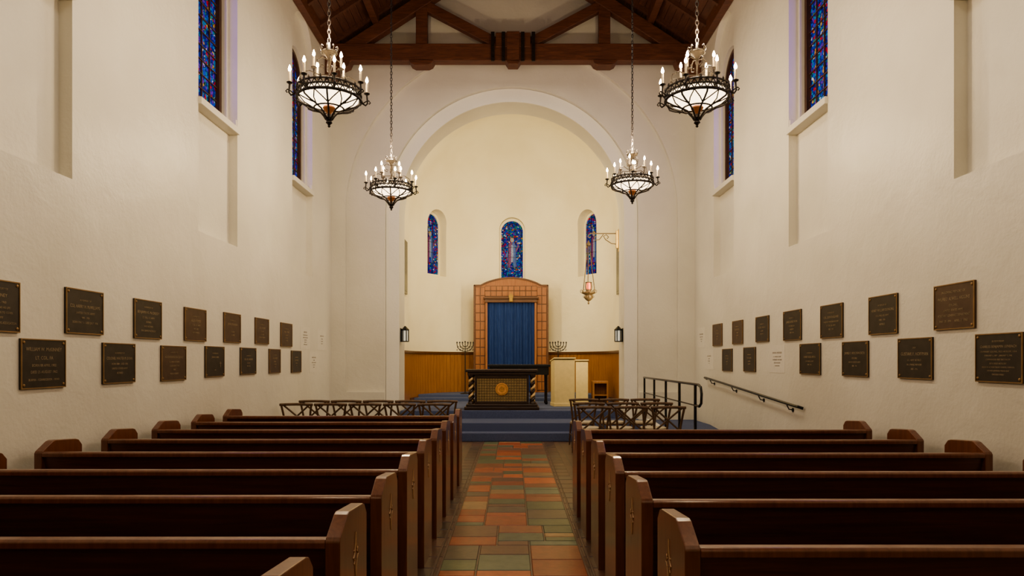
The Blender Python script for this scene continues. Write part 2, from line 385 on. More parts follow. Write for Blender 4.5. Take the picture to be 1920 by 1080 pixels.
for i in range(n - 1):
    j = i + 1
    fs += [(i, j, 2 * n + j, 2 * n + i), (2 * n + i, 2 * n + j, 3 * n + j, 3 * n + i), (n + i, 3 * n + i, 3 * n + j, n + j), (i, n + i, n + j, j)]
fs += [(0, 2 * n, 3 * n, n), (n - 1, 2 * n - 1, 4 * n - 1, 3 * n - 1)]
b = MB(); b.add(vs, fs); struct(b.obj('trim_90', M_archlit, smooth=True))  # arch band face, looks lit through its lighter plaster colour
b = MB(); b.prism([(-4.4, -.05), (4.4, -.05), (4.4, 8.0), (0, 10.9), (-4.4, 8.0)], 'y', YB - .3, YB); struct(b.obj('wall_back', M_wall))

RA = 2.73; YC = 18.0; ZS = 5.3
cols = []
for y in (15.55, 16.2, 17.0, 17.6): cols.append((Vector((CX, y)), Vector((-1, 0))))
NT = 56
for i in range(NT + 1):
    a = pi * i / NT; cols.append((Vector((CX, YC)), Vector((-cos(a), sin(a)))))
for y in (17.6, 17.0, 16.2, 15.55): cols.append((Vector((CX, y)), Vector((1, 0))))
rows = [(0, .3), (0, 2), (0, 4), (0, ZS)] + [(pi / 2 * k / 18, None) for k in range(1, 19)]
vs = []; fs = []
for c, u in cols:
    for ph, z in rows:
        r = RA * cos(ph); vs.append((c.x + u.x * r, c.y + u.y * r, z if z is not None else ZS + RA * sin(ph)))
nr = len(rows)
for i in range(len(cols) - 1):
    for k in range(nr - 1): fs.append((i * nr + k, (i + 1) * nr + k, (i + 1) * nr + k + 1, i * nr + k + 1))
me = bpy.data.meshes.new('wall_apse'); me.from_pydata(vs, [], fs)
bm = bmesh.new(); bm.from_mesh(me); bmesh.ops.remove_doubles(bm, verts=bm.verts[:], dist=0.002)
bmesh.ops.recalc_face_normals(bm, faces=bm.faces[:])
bm.faces.ensure_lookup_table()
f0 = bm.faces[0]; cen = f0.calc_center_median()
if f0.normal.dot(Vector((CX, 17, 3)) - cen) < 0: bmesh.ops.reverse_faces(bm, faces=bm.faces[:])
bm.to_mesh(me); bm.free(); me.materials.append(M_apselit)
apse = bpy.data.objects.new('wall_apse', me); COL.objects.link(apse)
md = apse.modifiers.new('s', 'SOLIDIFY'); md.thickness = .45; md.offset = -1
def wmat(th):
    u = Vector((sin(th), cos(th), 0)); t = Vector((cos(th), -sin(th), 0))
    o = Vector((CX, YC, 0)) + u * RA
    return Matrix(((t.x, u.x, 0, o.x), (t.y, u.y, 0, o.y), (0, 0, 1, 0), (0, 0, 0, 1)))
TH = [0, radians(-53), radians(53)]
cs = []
for th in TH:
    k = MB(); k.prism(arch(0, .39, 4.05, 5.55), 'y', -.6, .30); k.xform(wmat(th)); cs.append(k)
bpy.context.view_layer.update()
bool_diff(apse, cs, True); struct(apse)
for th in TH:
    M = wmat(th); dy = -.16 if th == 0 else 0
    b = MB(); pts = arch(0, .385, 4.06, 5.55); inn = arch(0, .33, 4.12, 5.52); n = len(pts)
    vs = [(p[0], a + dy, p[1]) for a in (.22, .29) for p in pts] + [(p[0], a + dy, p[1]) for a in (.22, .29) for p in inn]; fs = []
    for i in range(n):
        j = (i + 1) % n
        fs += [(i, j, 2 * n + j, 2 * n + i), (2 * n + i, 2 * n + j, 3 * n + j, 3 * n + i), (n + i, 3 * n + i, 3 * n + j, n + j)]
    b.add(vs, fs); o = b.obj('window_%d' % wn, M_apselit); o.matrix_world = M; struct(o)
    g = MB(); g.prism(arch(0, .34, 4.10, 5.52), 'y', .25 + dy, .265 + dy); g.obj('glass', M_glassA, o)
    g = MB(); ya, yb = .243 + dy, .25 + dy
    g.prism([(.06 * cos(2 * pi * i / 14), 5.28 + .075 * sin(2 * pi * i / 14)) for i in range(14)], 'y', ya, yb, 3)
    g.prism([(.036 * cos(2 * pi * i / 12), 5.27 + .048 * sin(2 * pi * i / 12)) for i in range(12)], 'y', ya - .002, yb, 0)
    g.prism([(-.12, 5.0), (-.08, 5.18), (0, 5.21), (-.01, 4.85), (-.06, 4.42), (-.13, 4.45)], 'y', ya, yb, 1)
    g.prism([(.12, 5.0), (.08, 5.18), (0.005, 5.21), (0, 4.85), (.05, 4.42), (.13, 4.45)], 'y', ya, yb, 2)
    g.prism([(-.03, 5.12), (.03, 5.12), (.04, 4.8), (.02, 4.6), (-.03, 4.6), (-.03, 4.8)], 'y', ya - .002, yb, 0)
    g.prism([(-.12, 5.0), (-.20, 4.78), (-.16, 4.74), (-.09, 4.9)], 'y', ya, yb, 2)
    g.prism([(.12, 5.0), (.19, 5.14), (.22, 5.10), (.13, 4.9)], 'y', ya, yb, 1)
    g.obj('glass_figure', [M_gw, M_gr, M_gb, M_gg], o)
    g = MB()
    g.tube([(p[0], .245 + dy, p[1]) for p in arch(0, .27, 4.18, 5.5)], .006, 4, True)
    for z in (4.45, 4.75, 5.05, 5.35, 5.6): g.box(-.33, .33, .236 + dy, .25 + dy, z - .005, z + .005)
    for x in (-.11, .11): g.box(x - .004, x + .004, .236 + dy, .25 + dy, 4.12, 5.8)
    g.obj('lead_bars', M_iron, o)
    wn += 1
for sgn in (-1, 1):
    b = MB(); xa, xb = sorted((CX + sgn * 2.74, CX + sgn * 2.69)); b.box(xa, xb, 17.05, 17.6, 3.3, 4.66)
    o = b.obj('window_%d' % wn, M_black, bevel=.01); struct(o); wn += 1
    b = MB(); xa, xb = sorted((CX + sgn * 2.70, CX + sgn * 2.685)); b.box(xa, xb, 17.12, 17.53, 3.37, 4.59); b.obj('glass', M_black, o)

b = MB(); b.box(-4.3, 4.3, YB, 14.9, -.1, 0); struct(b.obj('floor', M_floor))
tcols = [(.30, .078, .034), (.38, .105, .042), (.100, .118, .062), (.14, .068, .042), (.30, .18, .085), (.115, .14, .09), (.24, .085, .042), (.115, .085, .060)]
wts = [5, 4, 5, 4, 2, 3, 4, 3]
U = .1425; NCc = 8; x_0 = -U * 4; NR = int(15.2 / U)
occ = [[0] * NCc for _ in range(NR)]
vs = []; fs = []; fc = []
def tile(x0, x1, y0, y1, col, z=.006):
    g = .006; o = len(vs); e = .006
    vs.extend([(x0 + g, y0 + g, 0), (x1 - g, y0 + g, 0), (x1 - g, y1 - g, 0), (x0 + g, y1 - g, 0),
               (x0 + g + e, y0 + g + e, z), (x1 - g - e, y0 + g + e, z), (x1 - g - e, y1 - g - e, z), (x0 + g + e, y1 - g - e, z)])
    for f in [(4, 5, 6, 7), (0, 1, 5, 4), (1, 2, 6, 5), (2, 3, 7, 6), (3, 0, 4, 7)]:
        fs.append(tuple(o + i for i in f)); fc.append(col)
for r in range(NR):
    c = 0
    while c < NCc:
        if occ[r][c]: c += 1; continue
        run = 1
        while c + run < NCc and not occ[r][c + run]: run += 1
        opts = [(3, 2), (2, 2), (3, 3), (2, 3), (3, 2), (3, 1), (2, 1), (2, 2), (2, 1)]
        random.shuffle(opts); best = (min(run, 3), 1)
        for (w, h) in opts:
            if w > run or r + h > NR or (run - w) == 1: continue
            best = (w, h); break
        w, h = best
        if run == 1: w, h = 1, 1
        for j in range(h):
            for i in range(w):
                if r + j < NR: occ[r + j][c + i] = 1
        k = random.choices(tcols, wts)[0]; s_ = random.uniform(.8, 1.2)
        tile(x_0 + c * U, x_0 + (c + w) * U, -1.6 + r * U, -1.6 + (r + h) * U, [q * s_ for q in k])
        c += w
for sgn in (-1, 1):
    y = -1.6
    while y < 13.5:
        l = .3; s_ = random.uniform(.8, 1.2)
        xa, xb = sorted((sgn * .572, sgn * .612)); tile(xa, xb, y, min(y + l, 13.55), [q * s_ for q in (.11, .06, .04)])
        s_ = random.uniform(.8, 1.2)
        xa, xb = sorted((sgn * .612, sgn * .80)); tile(xa, xb, y, min(y + l, 13.55), [q * s_ for q in random.choice([(.085, .047, .032), (.10, .052, .034), (.075, .05, .038)])])
        y += l
me = bpy.data.meshes.new('floor_aisle'); me.from_pydata(vs, [], fs); me.materials.append(M_tile)
ca = me.color_attributes.new('Col', 'FLOAT_COLOR', 'CORNER')
for p in me.polygons:
    for li in p.loop_indices: ca.data[li].color = (*fc[p.index], 1)
o = bpy.data.objects.new('floor_aisle', me); COL.objects.link(o); struct(o)
b = MB(); b.box(-3.9, 2.72, 13.55, 14.95, 0, .17); b.box(-3.9, 3.9, 13.9, 14.95, .0, .34)
struct(b.obj('floor_platform', M_carpet, bevel=.012))
b = MB(); b.prism([(8.4, 0), (13.92, 0), (13.92, .34), (13.5, .34)], 'x', 2.82, 3.9); struct(b.obj('floor_ramp', M_carpet))
b = MB(); b.prism([(10.0, 0), (13.9, 0), (13.9, .42), (10.0, .2)], 'x', 2.72, 2.82); struct(b.obj('trim_1', M_wall, bevel=.005))
b = MB(); b.box(CX - 2.44, CX + 2.44, 14.95, 15.7, .0, .51); b.box(CX - 2.8, CX + 2.8, 15.6, 21, .0, .51)
struct(b.obj('floor_chancel', M_carpet, bevel=.012))
def seg_poly(y0, R):
    a0 = math.asin((y0 - YC) / R); return [(CX + R * cos(a0 + (pi - 2 * a0) * i / 30), YC + R * sin(a0 + (pi - 2 * a0) * i / 30)) for i in range(31)]
b = MB(); b.prism(seg_poly(18.35, 2.66), 'z', .50, .60); b.prism(seg_poly(18.7, 2.66), 'z', .5, .68); struct(b.obj('floor_podium', M_carpet, bevel=.01))

b = MB(); nb = 64
for i in range(nb):
    a0 = pi * i / nb + .0015; a1 = pi * (i + 1) / nb - .0015
    p = [(CX - r * cos(a), YC + r * sin(a)) for r, a in ((2.72, a0), (2.69, a0), (2.69, a1), (2.72, a1))]
    b.prism(p, 'z', .51, 1.80)
pts = [(CX - 2.65 * cos(pi * i / 40), YC + 2.65 * sin(pi * i / 40)) for i in range(41)] + [(CX - 2.72 * cos(pi * i / 40), YC + 2.72 * sin(pi * i / 40)) for i in range(40, -1, -1)]
b.prism(pts, 'z', 1.80, 1.86, 1); b.prism(pts, 'z', .51, .62, 1)
for sgn in (-1, 1):
    xa, xb = sorted((CX + sgn * 2.72, CX + sgn * 2.69))
    for i in range(17): b.box(xa, xb, 15.62 + i * .14, 15.755 + i * .14, .51, 1.80)
    xa, xb = sorted((CX + sgn * 2.72, CX + sgn * 2.65)); b.box(xa, xb, 15.6, 18, 1.80, 1.86, 1)
struct(b.obj('trim_2', [M_honey, M_arkdark]))

SL = .65
def zr(x, off=0): return 8.12 + off + SL * (WW - abs(x))
for sgn, nm in ((-1, 'ceiling'), (1, 'ceiling')):
    b = MB(); N = 34; sx = 4.4 / N
    for i in range(N):
        xa = sgn * (i * sx + .004); xb = sgn * ((i + 1) * sx - .004)
        b.prism([(xa, zr(xa)), (xb, zr(xb)), (xb, zr(xb) + .03), (xa, zr(xa) + .03)], 'y', YB, YF + .1)
    b.prism([(0, zr(0) + .03), (sgn * 4.4, zr(4.4) + .03), (sgn * 4.4, zr(4.4) + .13), (0, zr(0) + .13)], 'y', YB, YF + .1)
    struct(b.obj(nm, M_roof))
tn = 3
for sgn in (-1, 1):
    for x in (3.82, 2.85, 1.9, .95):
        b = MB(); xa = sgn * x; w = .07
        b.prism([(xa - w, zr(xa - w)), (xa + w, zr(xa + w)), (xa + w, zr(x) - .2), (xa - w, zr(x) - .2)], 'y', YB, YF)
        struct(b.obj('trim_%d' % tn, M_beam)); tn += 1
    for k in range(22):
        yy = YB + .5 + k * .8
        if yy > YF - .2: break
        b = MB(); b.prism([(sgn * .02, zr(0)), (sgn * 3.9, zr(3.9)), (sgn * 3.9, zr(3.9) - .1), (sgn * .02, zr(0) - .1)], 'y', yy - .035, yy + .035)
        struct(b.obj('trim_%d' % tn, M_roof)); tn += 1

def truss(y):
    r = root('roof_truss', (0, y, 0)); t = .11
    b = MB(); b.box(-3.9, 3.9, -t, t, 7.82, 8.18); b.obj('tie_beam', M_beam, r, bevel=.012)
    for sgn in (-1, 1):
        b = MB()
        pts = [(sgn * 3.88, 7.64), (sgn * 3.88, 7.94), (0, 7.94 + SL * 3.88), (0, 7.64 + SL * 3.88)]
        b.prism(pts, 'y', -t + .01, t - .01); b.obj('rafter', M_beam, r, bevel=.01)
        b = MB(); b.box(sgn * 1.9 - .12, sgn * 1.9 + .12, -t + .02, t - .02, 8.16, 8.98); b.obj('queen_post', M_beam, r, bevel=.01)
        b = MB(); b.beam((sgn * .32, 8.2), (sgn * 1.80, 8.98), .2, -t + .03, t - .03); b.obj('brace', M_beam, r, bevel=.01)
        b = MB(); c = sgn * 1.9
        b.prism([(c - .26, 7.83), (c - .22, 7.76), (c - .14, 7.72), (c + .14, 7.72), (c + .22, 7.76), (c + .26, 7.83)], 'y', -t - .03, t + .03)
        b.obj('bearing_block', M_beam, r, bevel=.008)
        b = MB(); w0 = sgn * 3.9
        b.prism([(w0, 7.84), (w0 - sgn * .55, 7.84), (w0 - sgn * .5, 7.72), (w0 - sgn * .28, 7.62), (w0 - sgn * .2, 7.45), (w0 - sgn * .08, 7.36), (w0, 7.34)], 'y', -t - .01, t + .01)
        b.obj('corbel', M_beam, r, bevel=.01)
    b = MB(); b.box(-.36, .36, -t - .015, t + .015, 8.10, 8.40)
    b.prism([(-.16, 7.83), (-.1, 7.74), (.1, 7.74), (.16, 7.83)], 'y', -t - .03, t + .03); b.box(-.13, .13, -t - .03, t + .03, 7.80, 8.42)
    b.obj('center_block', M_beam, r, bevel=.01)
    for x in (-.42, -.2, .2, .42):
        b = MB(); b.box(x - .035, x + .035, -t - .045, -t - .01, 7.80, 8.40); st = b.obj('strap', M_iron, r)
        for z in (7.88, 8.0, 8.12, 8.24, 8.34):
            b = MB(); b.tube([(x, -t - .04, z), (x, -t - .062, z)], .013, 8); b.obj('bolt', M_iron, st)
    top(r, 'dark stained timber roof truss with iron straps and bolts', 'roof truss', 'timber roof trusses')
truss(14.25); truss(10.65); truss(7.05)

# ------------------------------------------------------------------ pews
PL = 3.03
pew = root('pew')
prof = [(0, 0), (0, .895), (.012, .91), (.13, .975), (.16, .982), (.42, .962), (.455, .952), (.50, .905), (.50, 0)]
for sgn in (-1, 1):
    b = MB(); xa, xb = sorted((sgn * PL / 2, sgn * (PL / 2 - .06))); b.prism(prof, 'x', xa, xb)
    e = b.obj('end_panel', M_pewend, pew, bevel=.005)
    b = MB(); xo = sgn * (PL / 2 + .001)
    def star(s, n=8):
        pts = []
        for q in range(4):
            a = [(0, 1.35), (.62, 0), (0, -1.35), (-.62, 0)][q]
            a2 = [(.62, 0), (0, -1.35), (-.62, 0), (0, 1.35)][q]
            for i in range(n):
                t = i / n; cx_ = (a[0] + a2[0]) * .16; cy_ = (a[1] + a2[1]) * .13
                pts.append(((1 - t) ** 2 * a[0] + 2 * t * (1 - t) * cx_ + t * t * a2[0], (1 - t) ** 2 * a[1] + 2 * t * (1 - t) * cy_ + t * t * a2[1]))
        return [(xo, .27 + s * p[0], .765 + s * p[1]) for p in pts]
    b.tube(star(.075), .0036, 4, True)
    for (dy, dz) in ((.035, .03), (-.035, .03), (.035, -.03), (-.035, -.03)):
        b.tube([(xo, .27 + dy * .5, .765 + dz * .5), (xo, .27 + dy, .765 + dz)], .0034, 4)
    b.obj('carved_ornament', M_line, e)
b = MB(); b.prism([(.022, .87), (.05, .87), (.15, .42), (.15, .10), (.125, .10), (.125, .42)], 'x', -PL / 2 + .06, PL / 2 - .06)
b.obj('backrest', M_pew, pew, bevel=.004)
b = MB(); b.prism([(.0, .865), (.0, .892), (.012, .902), (.058, .902), (.068, .892), (.062, .862)], 'x', -PL / 2 + .06, PL / 2 - .06)
b.obj('top_rail', M_pewend, pew, bevel=.004)
b = MB(); b.prism([(.14, .395), (.14, .43), (.46, .45), (.485, .43), (.485, .40)], 'x', -PL / 2 + .06, PL / 2 - .06)
b.obj('seat', M_pew, pew, bevel=.005)
top(pew, 'dark reddish wooden pew with chamfered end panels on tile floor', 'pew', 'church pews')
pew.location = (-.69 - PL / 2, 1.86, 0)
for i in range(1, 9): copy_thing(pew, (-.69 - PL / 2, 1.86 + .86 * i, 0))
for i in range(6): copy_thing(pew, (.655 + PL / 2, 2.60 + .88 * i, 0))

# ------------------------------------------------------------------ chairs
chair = root('chair')
b = MB(); pts = []
for i in range(24):
    a = 2 * pi * i / 24; x = cos(a); y = sin(a); k = (abs(x) ** 4 + abs(y) ** 4) ** -.25
    pts.append((x * k * (.21 + .015 * y), .22 + y * k * .2))
b.prism(pts, 'z', .435, .47); b.obj('seat', M_cush, chair, bevel=.01)
b = MB()
b.tube([(x * 1.03, (y - .22) * 1.03 + .22, .43) for x, y in pts], .014, 6, True); b.obj('seat_ring', M_chair, chair, smooth=True)
for sx in (-1, 1):
    b = MB(); b.tube([(sx * .20, .39, .43), (sx * .215, .41, .2), (sx * .225, .43, 0)], [.018, .017, .013]); b.obj('leg', M_chair, chair, smooth=True)
    b = MB(); b.tube([(sx * .19, .04, .45), (sx * .20, .01, .2), (sx * .215, -.05, 0)], [.018, .017, .014]); b.obj('leg', M_chair, chair, smooth=True)
b = MB()
for sx in (-1, 1):
    b.tube([(sx * .19, .04, .42), (sx * .205, .02, .6), (sx * .225, -.02, .76), (sx * .24, -.04, .85), (sx * .24, -.045, .885)], .018, 8)
    b.tube([(sx * .195, .025, .52), (sx * .03, .0, .665), (-sx * .08, -.02, .765), (-sx * .205, -.045, .875)], .015, 6)
b.tube([(-.27 + .54 * i / 10, -.045, .885 + .008 * sin(pi * i / 10)) for i in range(11)], .022, 8)
b.obj('backrest', M_chair, chair, smooth=True)
for pa, pb in (((-.205, .0, .2), (.205, .0, .2)), ((-.215, .41, .2), (.215, .41, .2)), ((-.205, .0, .22), (-.215, .41, .22)), ((.205, 0, .22), (.215, .41, .22))):
    b = MB(); b.tube([pa, pb], .009, 6); b.obj('stretcher', M_chair, chair, smooth=True)
top(chair, 'brown bentwood cross-back chair with pale seat', 'chair', 'cross-back chairs in front of the altar steps')
first = True
def put_chair(x, y):
    global first
    rz = random.uniform(-.02, .02)
    if first: chair.location = (x, y, 0); first = False
    else: copy_thing(chair, (x, y, 0), rz=rz)
for i in range(5): put_chair(-1.3 - .565 * i, 11.25)
for i in range(5): put_chair(-1.28 - .565 * i + .03, 12.1)
for i in range(3): put_chair(1.25 + .57 * i, 10.55)
for i in range(3): put_chair(1.27 + .57 * i, 11.5)
for i in range(3): put_chair(1.30 + .565 * i, 12.6)

# ------------------------------------------------------------------ chandeliers
def chandelier():
    r = root('chandelier')
    def circ(rr, z, n=40): return [(rr * cos(2 * pi * i / n), rr * sin(2 * pi * i / n), z) for i in range(n)]
    b = MB(); RR = .320
    b.tube(circ(RR, .05), .011, 6, True); b.tube(circ(RR, -.05), .016, 6, True); b.tube(circ(RR + .008, .0), .008, 5, True)
    for i in range(32):
        a0 = 2 * pi * i / 32; a1 = 2 * pi * (i + 1) / 32
        for (u, w) in ((a0, a1), (a1, a0)):
            b.tube([(RR * cos(u), RR * sin(u), -.045), (RR * cos(w), RR * sin(w), .045)], .0065, 4)
        b.lathe([(.001, -.015), (.013, 0), (.001, .015)], (RR * cos(a0) * 1.01, RR * sin(a0) * 1.01, 0), 6)
        if i % 2 == 0: b.lathe([(.010, .05), (.013, .065), (.002, .09)], (RR * cos(a0), RR * sin(a0), 0), 6)
    b.obj('ring', M_iron, r, smooth=True)
    b = MB(); b.lathe([(.295, .0), (.298, -.045), (.275, -.064), (.21, -.085), (.14, -.10), (.06, -.108), (.01, -.11)], seg=32); b.obj('glass_bowl', M_bowl, r, smooth=True)
    b = MB()
    for i in range(8):
        a = 2 * pi * i / 8 + .2; c, s = cos(a), sin(a)
        b.tube([(c * x, s * x, z) for x, z in ((.33, -.05), (.315, -.085), (.25, -.115), (.17, -.14), (.10, -.17), (.055, -.22), (.03, -.26))], .010, 6)
        for da in (-.39, .39):
            c2, s2 = cos(a + da), sin(a + da)
            b.tube([(c * .17, s * .17, -.135), ((c + c2) * .125, (s + s2) * .125, -.11), (c2 * .32, s2 * .32, -.06)], .0065, 5)
    b.tube(circ(.15, -.145, 24), .009, 6, True)
    b.obj('rib', M_iron, r, smooth=True)
    b = MB(); b.lathe([(.01, -.11), (.055, -.122), (.065, -.14), (.05, -.165), (.025, -.19), (.02, -.215)], seg=20); b.obj('medallion', M_copper, r, smooth=True)
    b = MB(); b.lathe([(.01, -.19), (.035, -.215), (.048, -.245), (.020, -.265), (.03, -.28), (.034, -.292), (.018, -.305), (.011, -.318), (.016, -.328), (.004, -.34)], seg=12)
    b.obj('finial', M_iron, r, smooth=True)
    b = MB(); b.lathe([(.014, -.0), (.018, .02), (.009, .05), (.009, .12), (.020, .14), (.020, .155), (.009, .18), (.009, .3), (.018, .33), (.013, .36), (.04, .40), (.07, .425), (.08, .445), (.05, .455), (.018, .47), (.012, .53), (.002, .54)], seg=14)
    b.obj('stem', M_silver, r, smooth=True)
    b = MB()
    for i in range(8):
        a = 2 * pi * i / 8; c, s = cos(a), sin(a)
        b.tube([(c * .078, s * .078, .44), (c * .095, s * .095, .47), (c * .085, s * .085, .495), (c * .07, s * .07, .485)], .006, 5)
    b.tube(circ(.08, .43, 20), .007, 5, True)
    for i in range(4):
        a = 2 * pi * i / 4 + .4; c, s = cos(a), sin(a)
        b.tube([(c * x, s * x, z) for x, z in ((.015, .36), (.07, .38), (.12, .34), (.11, .28), (.06, .26), (.05, .29), (.08, .30))], .006, 5)
        b.tube([(c * x, s * x, z) for x, z in ((.012, .2), (.1, .19), (.2, .22), (.28, .18), (.30, .11), (.32, .05))], .006, 5)
        b.tube([(c * x, s * x, z) for x, z in ((.30, .11), (.26, .08), (.22, .1), (.24, .14), (.27, .13))], .005, 5)
    b.obj('scroll', M_silver, r, smooth=True)
    def candle_at(x, y, z):
        b = MB(); b.lathe([(.008, -.03), (.012, -.012), (.030, -.004), (.032, .004), (.016, .006), (.016, .012)], (x, y, z), 10); b.obj('drip_pan', M_iron, r, smooth=True)
        b = MB(); b.lathe([(.011, 0), (.011, .10), (.008, .104)], (x, y, z + .01), 8); k = b.obj('candle', M_wax, r, smooth=True)
        b = MB(); b.lathe([(.004, 0), (.014, .012), (.016, .024), (.010, .046), (.001, .066)], (x, y, z + .114), 8); b.obj('bulb', M_flame, k, smooth=True)
    for i in range(8):
        arms = MB(); a = 2 * pi * i / 8 + pi / 8; c, s = cos(a), sin(a)
        arms.tube([(c * x, s * x, z) for x, z in ((.325, .0), (.345, -.045), (.375, -.06), (.395, -.035), (.392, .0), (.388, .045))], .009, 6)
        arms.tube([(c * x, s * x, z) for x, z in ((.345, -.045), (.375, -.02), (.41, -.005), (.425, -.025), (.41, -.04))], .007, 5)
        arms.obj('arm', M_iron, r, smooth=True); candle_at(c * .388, s * .388, .065)
    for i in range(4):
        arms = MB(); a = 2 * pi * i / 4 + pi / 4 + .15; c, s = cos(a), sin(a)
        arms.tube([(c * x, s * x, z) for x, z in ((.01, .13), (.08, .09), (.15, .10), (.19, .14), (.19, .19))], .008, 6)
        arms.obj('arm', M_iron, r, smooth=True); candle_at(c * .19, s * .19, .215)
    b = MB(); z = .53; top_z = 7.75 - 4.36; i = 0
    while z < top_z:
        n = 10; lw, lh = .014, .030
        loop = [((lw * cos(2 * pi * k / n), 0, lh * sin(2 * pi * k / n)) if i % 2 == 0 else (0, lw * cos(2 * pi * k / n), lh * sin(2 * pi * k / n))) for k in range(n)]
        b.tube([(p[0], p[1], z + .025 + p[2]) for p in loop], .0055, 5, True); z += .048; i += 1
    b.obj('chain', M_iron, r, smooth=True)
    return top(r, 'wrought iron ring chandelier with lit candle bulbs and glowing glass bowl', 'chandelier', 'iron chandeliers hanging from the trusses')
ch = chandelier(); CH = [(-1.90, 7.05, 4.36), (1.90, 7.05, 4.36), (-1.90, 10.65, 4.29), (1.86, 10.65, 4.39)]
ch.location = CH[0]
for c in CH[1:]: copy_thing(ch, c, rz=random.uniform(-.25, .25))

# ------------------------------------------------------------------ ark
AY = 19.85; ark = root('ark_cabinet', (-.06, AY, .68))
def ogee():
    L_ = [(-1.075, 0), (1.075, 0), (1.075, 3.11), (.88, 3.11)]
    for i in range(21):
        t = i / 20; x = .82 - 1.64 * t; L_.append((x, 3.14 + .19 * sin(pi * t) ** .8))
    L_ += [(-.88, 3.11), (-1.075, 3.11)]; return L_
b = MB(); b.prism(ogee(), 'y', 0, .12); b.obj('back_panel', M_ark, ark, bevel=.004)
b = MB(); top_pts = ogee()[2:]
for i in range(len(top_pts) - 1):
    b.beam(top_pts[i], top_pts[i + 1], .04, -.03, .13)
b.box(-1.09, -1.05, -.03, .12, 0, 3.12); b.box(1.05, 1.09, -.03, .12, 0, 3.12); b.obj('molding', M_arkdark, ark)
b = MB()
for sx in (-1, 1): b.box(sx * .895 - .145, sx * .895 + .145, -.006, 0, .05, 3.06)
b.box(-.76, .76, -.006, 0, 2.78, 3.1)
b.obj('dark_backing', M_arkdark, ark)  # thin dark sheet on the back panel, colours the grooves between raised panels
for sx in (-1, 1):
    for k in range(12):
        for j in (-1, 1):
            b = MB(); z = .07 + k * .25; xc = sx * .895 + j * .071
            b.box(xc - .060, xc + .060, -.020, -.004, z, z + .225); b.obj('raised_panel', M_ark, ark, bevel=.004)
for k in range(9):
    x = -.68 + k * .17; b = MB(); b.box(x - .075, x + .075, -.020, -.004, 2.80, 2.935); b.obj('raised_panel', M_ark, ark, bevel=.004)
    b = MB(); b.box(x - .075, x + .075, -.020, -.004, 2.96, 3.08); b.obj('raised_panel', M_ark, ark, bevel=.004)
for sx in (-1, 1):
    b = MB(); b.box(sx * .71 - .03, sx * .71 + .03, -.12, .02, 0, 2.62); b.obj('jamb', M_ark, ark, bevel=.01)
b = MB(); b.box(-.76, .76, -.16, .02, 2.60, 2.70); b.box(-.80, .80, -.2, .02, 2.70, 2.76); b.obj('cornice', M_arkdark, ark, bevel=.01)
b = MB(); n = 180; vs = []
for i in range(n + 1):
    t = i / n; x = -.68 + 1.36 * t
    for z, k in ((0.02, 1), (1.3, .95), (2.5, .75), (2.6, .5)):
        vs.append((x, -.06 + k * .034 * sin(t * 2 * pi * 15 + .6 * sin(t * 9)) + .008 * sin(t * 60), z))
b.add(vs, [(i * 4 + k, (i + 1) * 4 + k, (i + 1) * 4 + k + 1, i * 4 + k + 1) for i in range(n) for k in range(3)])
b.obj('curtain', M_curtain, ark, smooth=True)
b = MB(); b.prism([(-.055, 2.72), (.055, 2.72), (.07, 2.80), (.05, 2.79), (.035, 2.86), (.02, 2.80), (0, 2.89), (-.02, 2.80), (-.035, 2.86), (-.05, 2.79), (-.07, 2.80)], 'y', -.24, -.2)
b.box(-.05, .05, -.235, -.2, 2.62, 2.72); b.obj('crown_ornament', flat('dull_gold', (.36, .22, .05), .6, .2), ark)
top(ark, 'panelled wooden ark with arched top and blue curtain', 'ark')

al = root('altar_table', (-.25, 15.45, .51))
b = MB(); b.box(-.83, .83, -.36, .36, 0, .07); b.box(-.79, .79, -.33, .33, .07, .13); b.obj('plinth', M_altar, al, bevel=.01)
b = MB(); b.box(-.80, .80, -.36, .36, .84, .90); b.box(-.76, .76, -.32, .32, .78, .84); b.obj('table_top', M_altar, al, bevel=.01)
b = MB(); b.box(-.58, .58, -.24, .28, .13, .78); b.box(-.60, -.55, -.28, -.24, .13, .78); b.box(.55, .60, -.28, -.24, .13, .78); b.box(-.55, .55, -.28, -.24, .13, .19); b.box(-.55, .55, -.28, -.24, .70, .78)
b.obj('body', M_altar, al, bevel=.006)
b = MB()
for i in range(19):
    x = -.54 + 1.08 * i / 18; b.box(x - .007, x + .007, -.262, -.24, .19, .70)
for k in range(9):
    z = .205 + .48 * k / 8; b.box(-.55, .55, -.264, -.24, z - .007, z + .007)
for i in range(18):
    for k in range(8):
        x = -.51 + 1.02 * i / 17; z = .235 + .42 * k / 7; b.prism([(x - .014, z), (x, z - .014), (x + .014, z), (x, z + .014)], 'y', -.262, -.24)
b.obj('gilded_lattice', flat('dim_gold', (.40, .29, .13), .45, .3), al)
b = MB(); b.tube([(0, -.24, .46), (0, -.285, .46)], .14, 32); b.obj('medallion', flat('copper_gold', (.66, .32, .11), .45, .2), al, smooth=True, bevel=.006)
b = MB(); b.tube([(.112 * cos(2 * pi * i / 32), -.287, .46 + .112 * sin(2 * pi * i / 32)) for i in range(32)], .006, 6, True)
b.tube([(.05 * cos(2 * pi * i / 20), -.287, .46 + .05 * sin(2 * pi * i / 20)) for i in range(20)], .005, 6, True)
b.tube([(0, -.287, .40), (0, -.287, .53)], .006, 6); b.tube([(-.05, -.287, .47), (.05, -.287, .47)], .006, 6)
b.obj('medallion_relief', M_gold, al, smooth=True)
M_colg = flat('column_gilt', (.66, .46, .22), .45, .2)
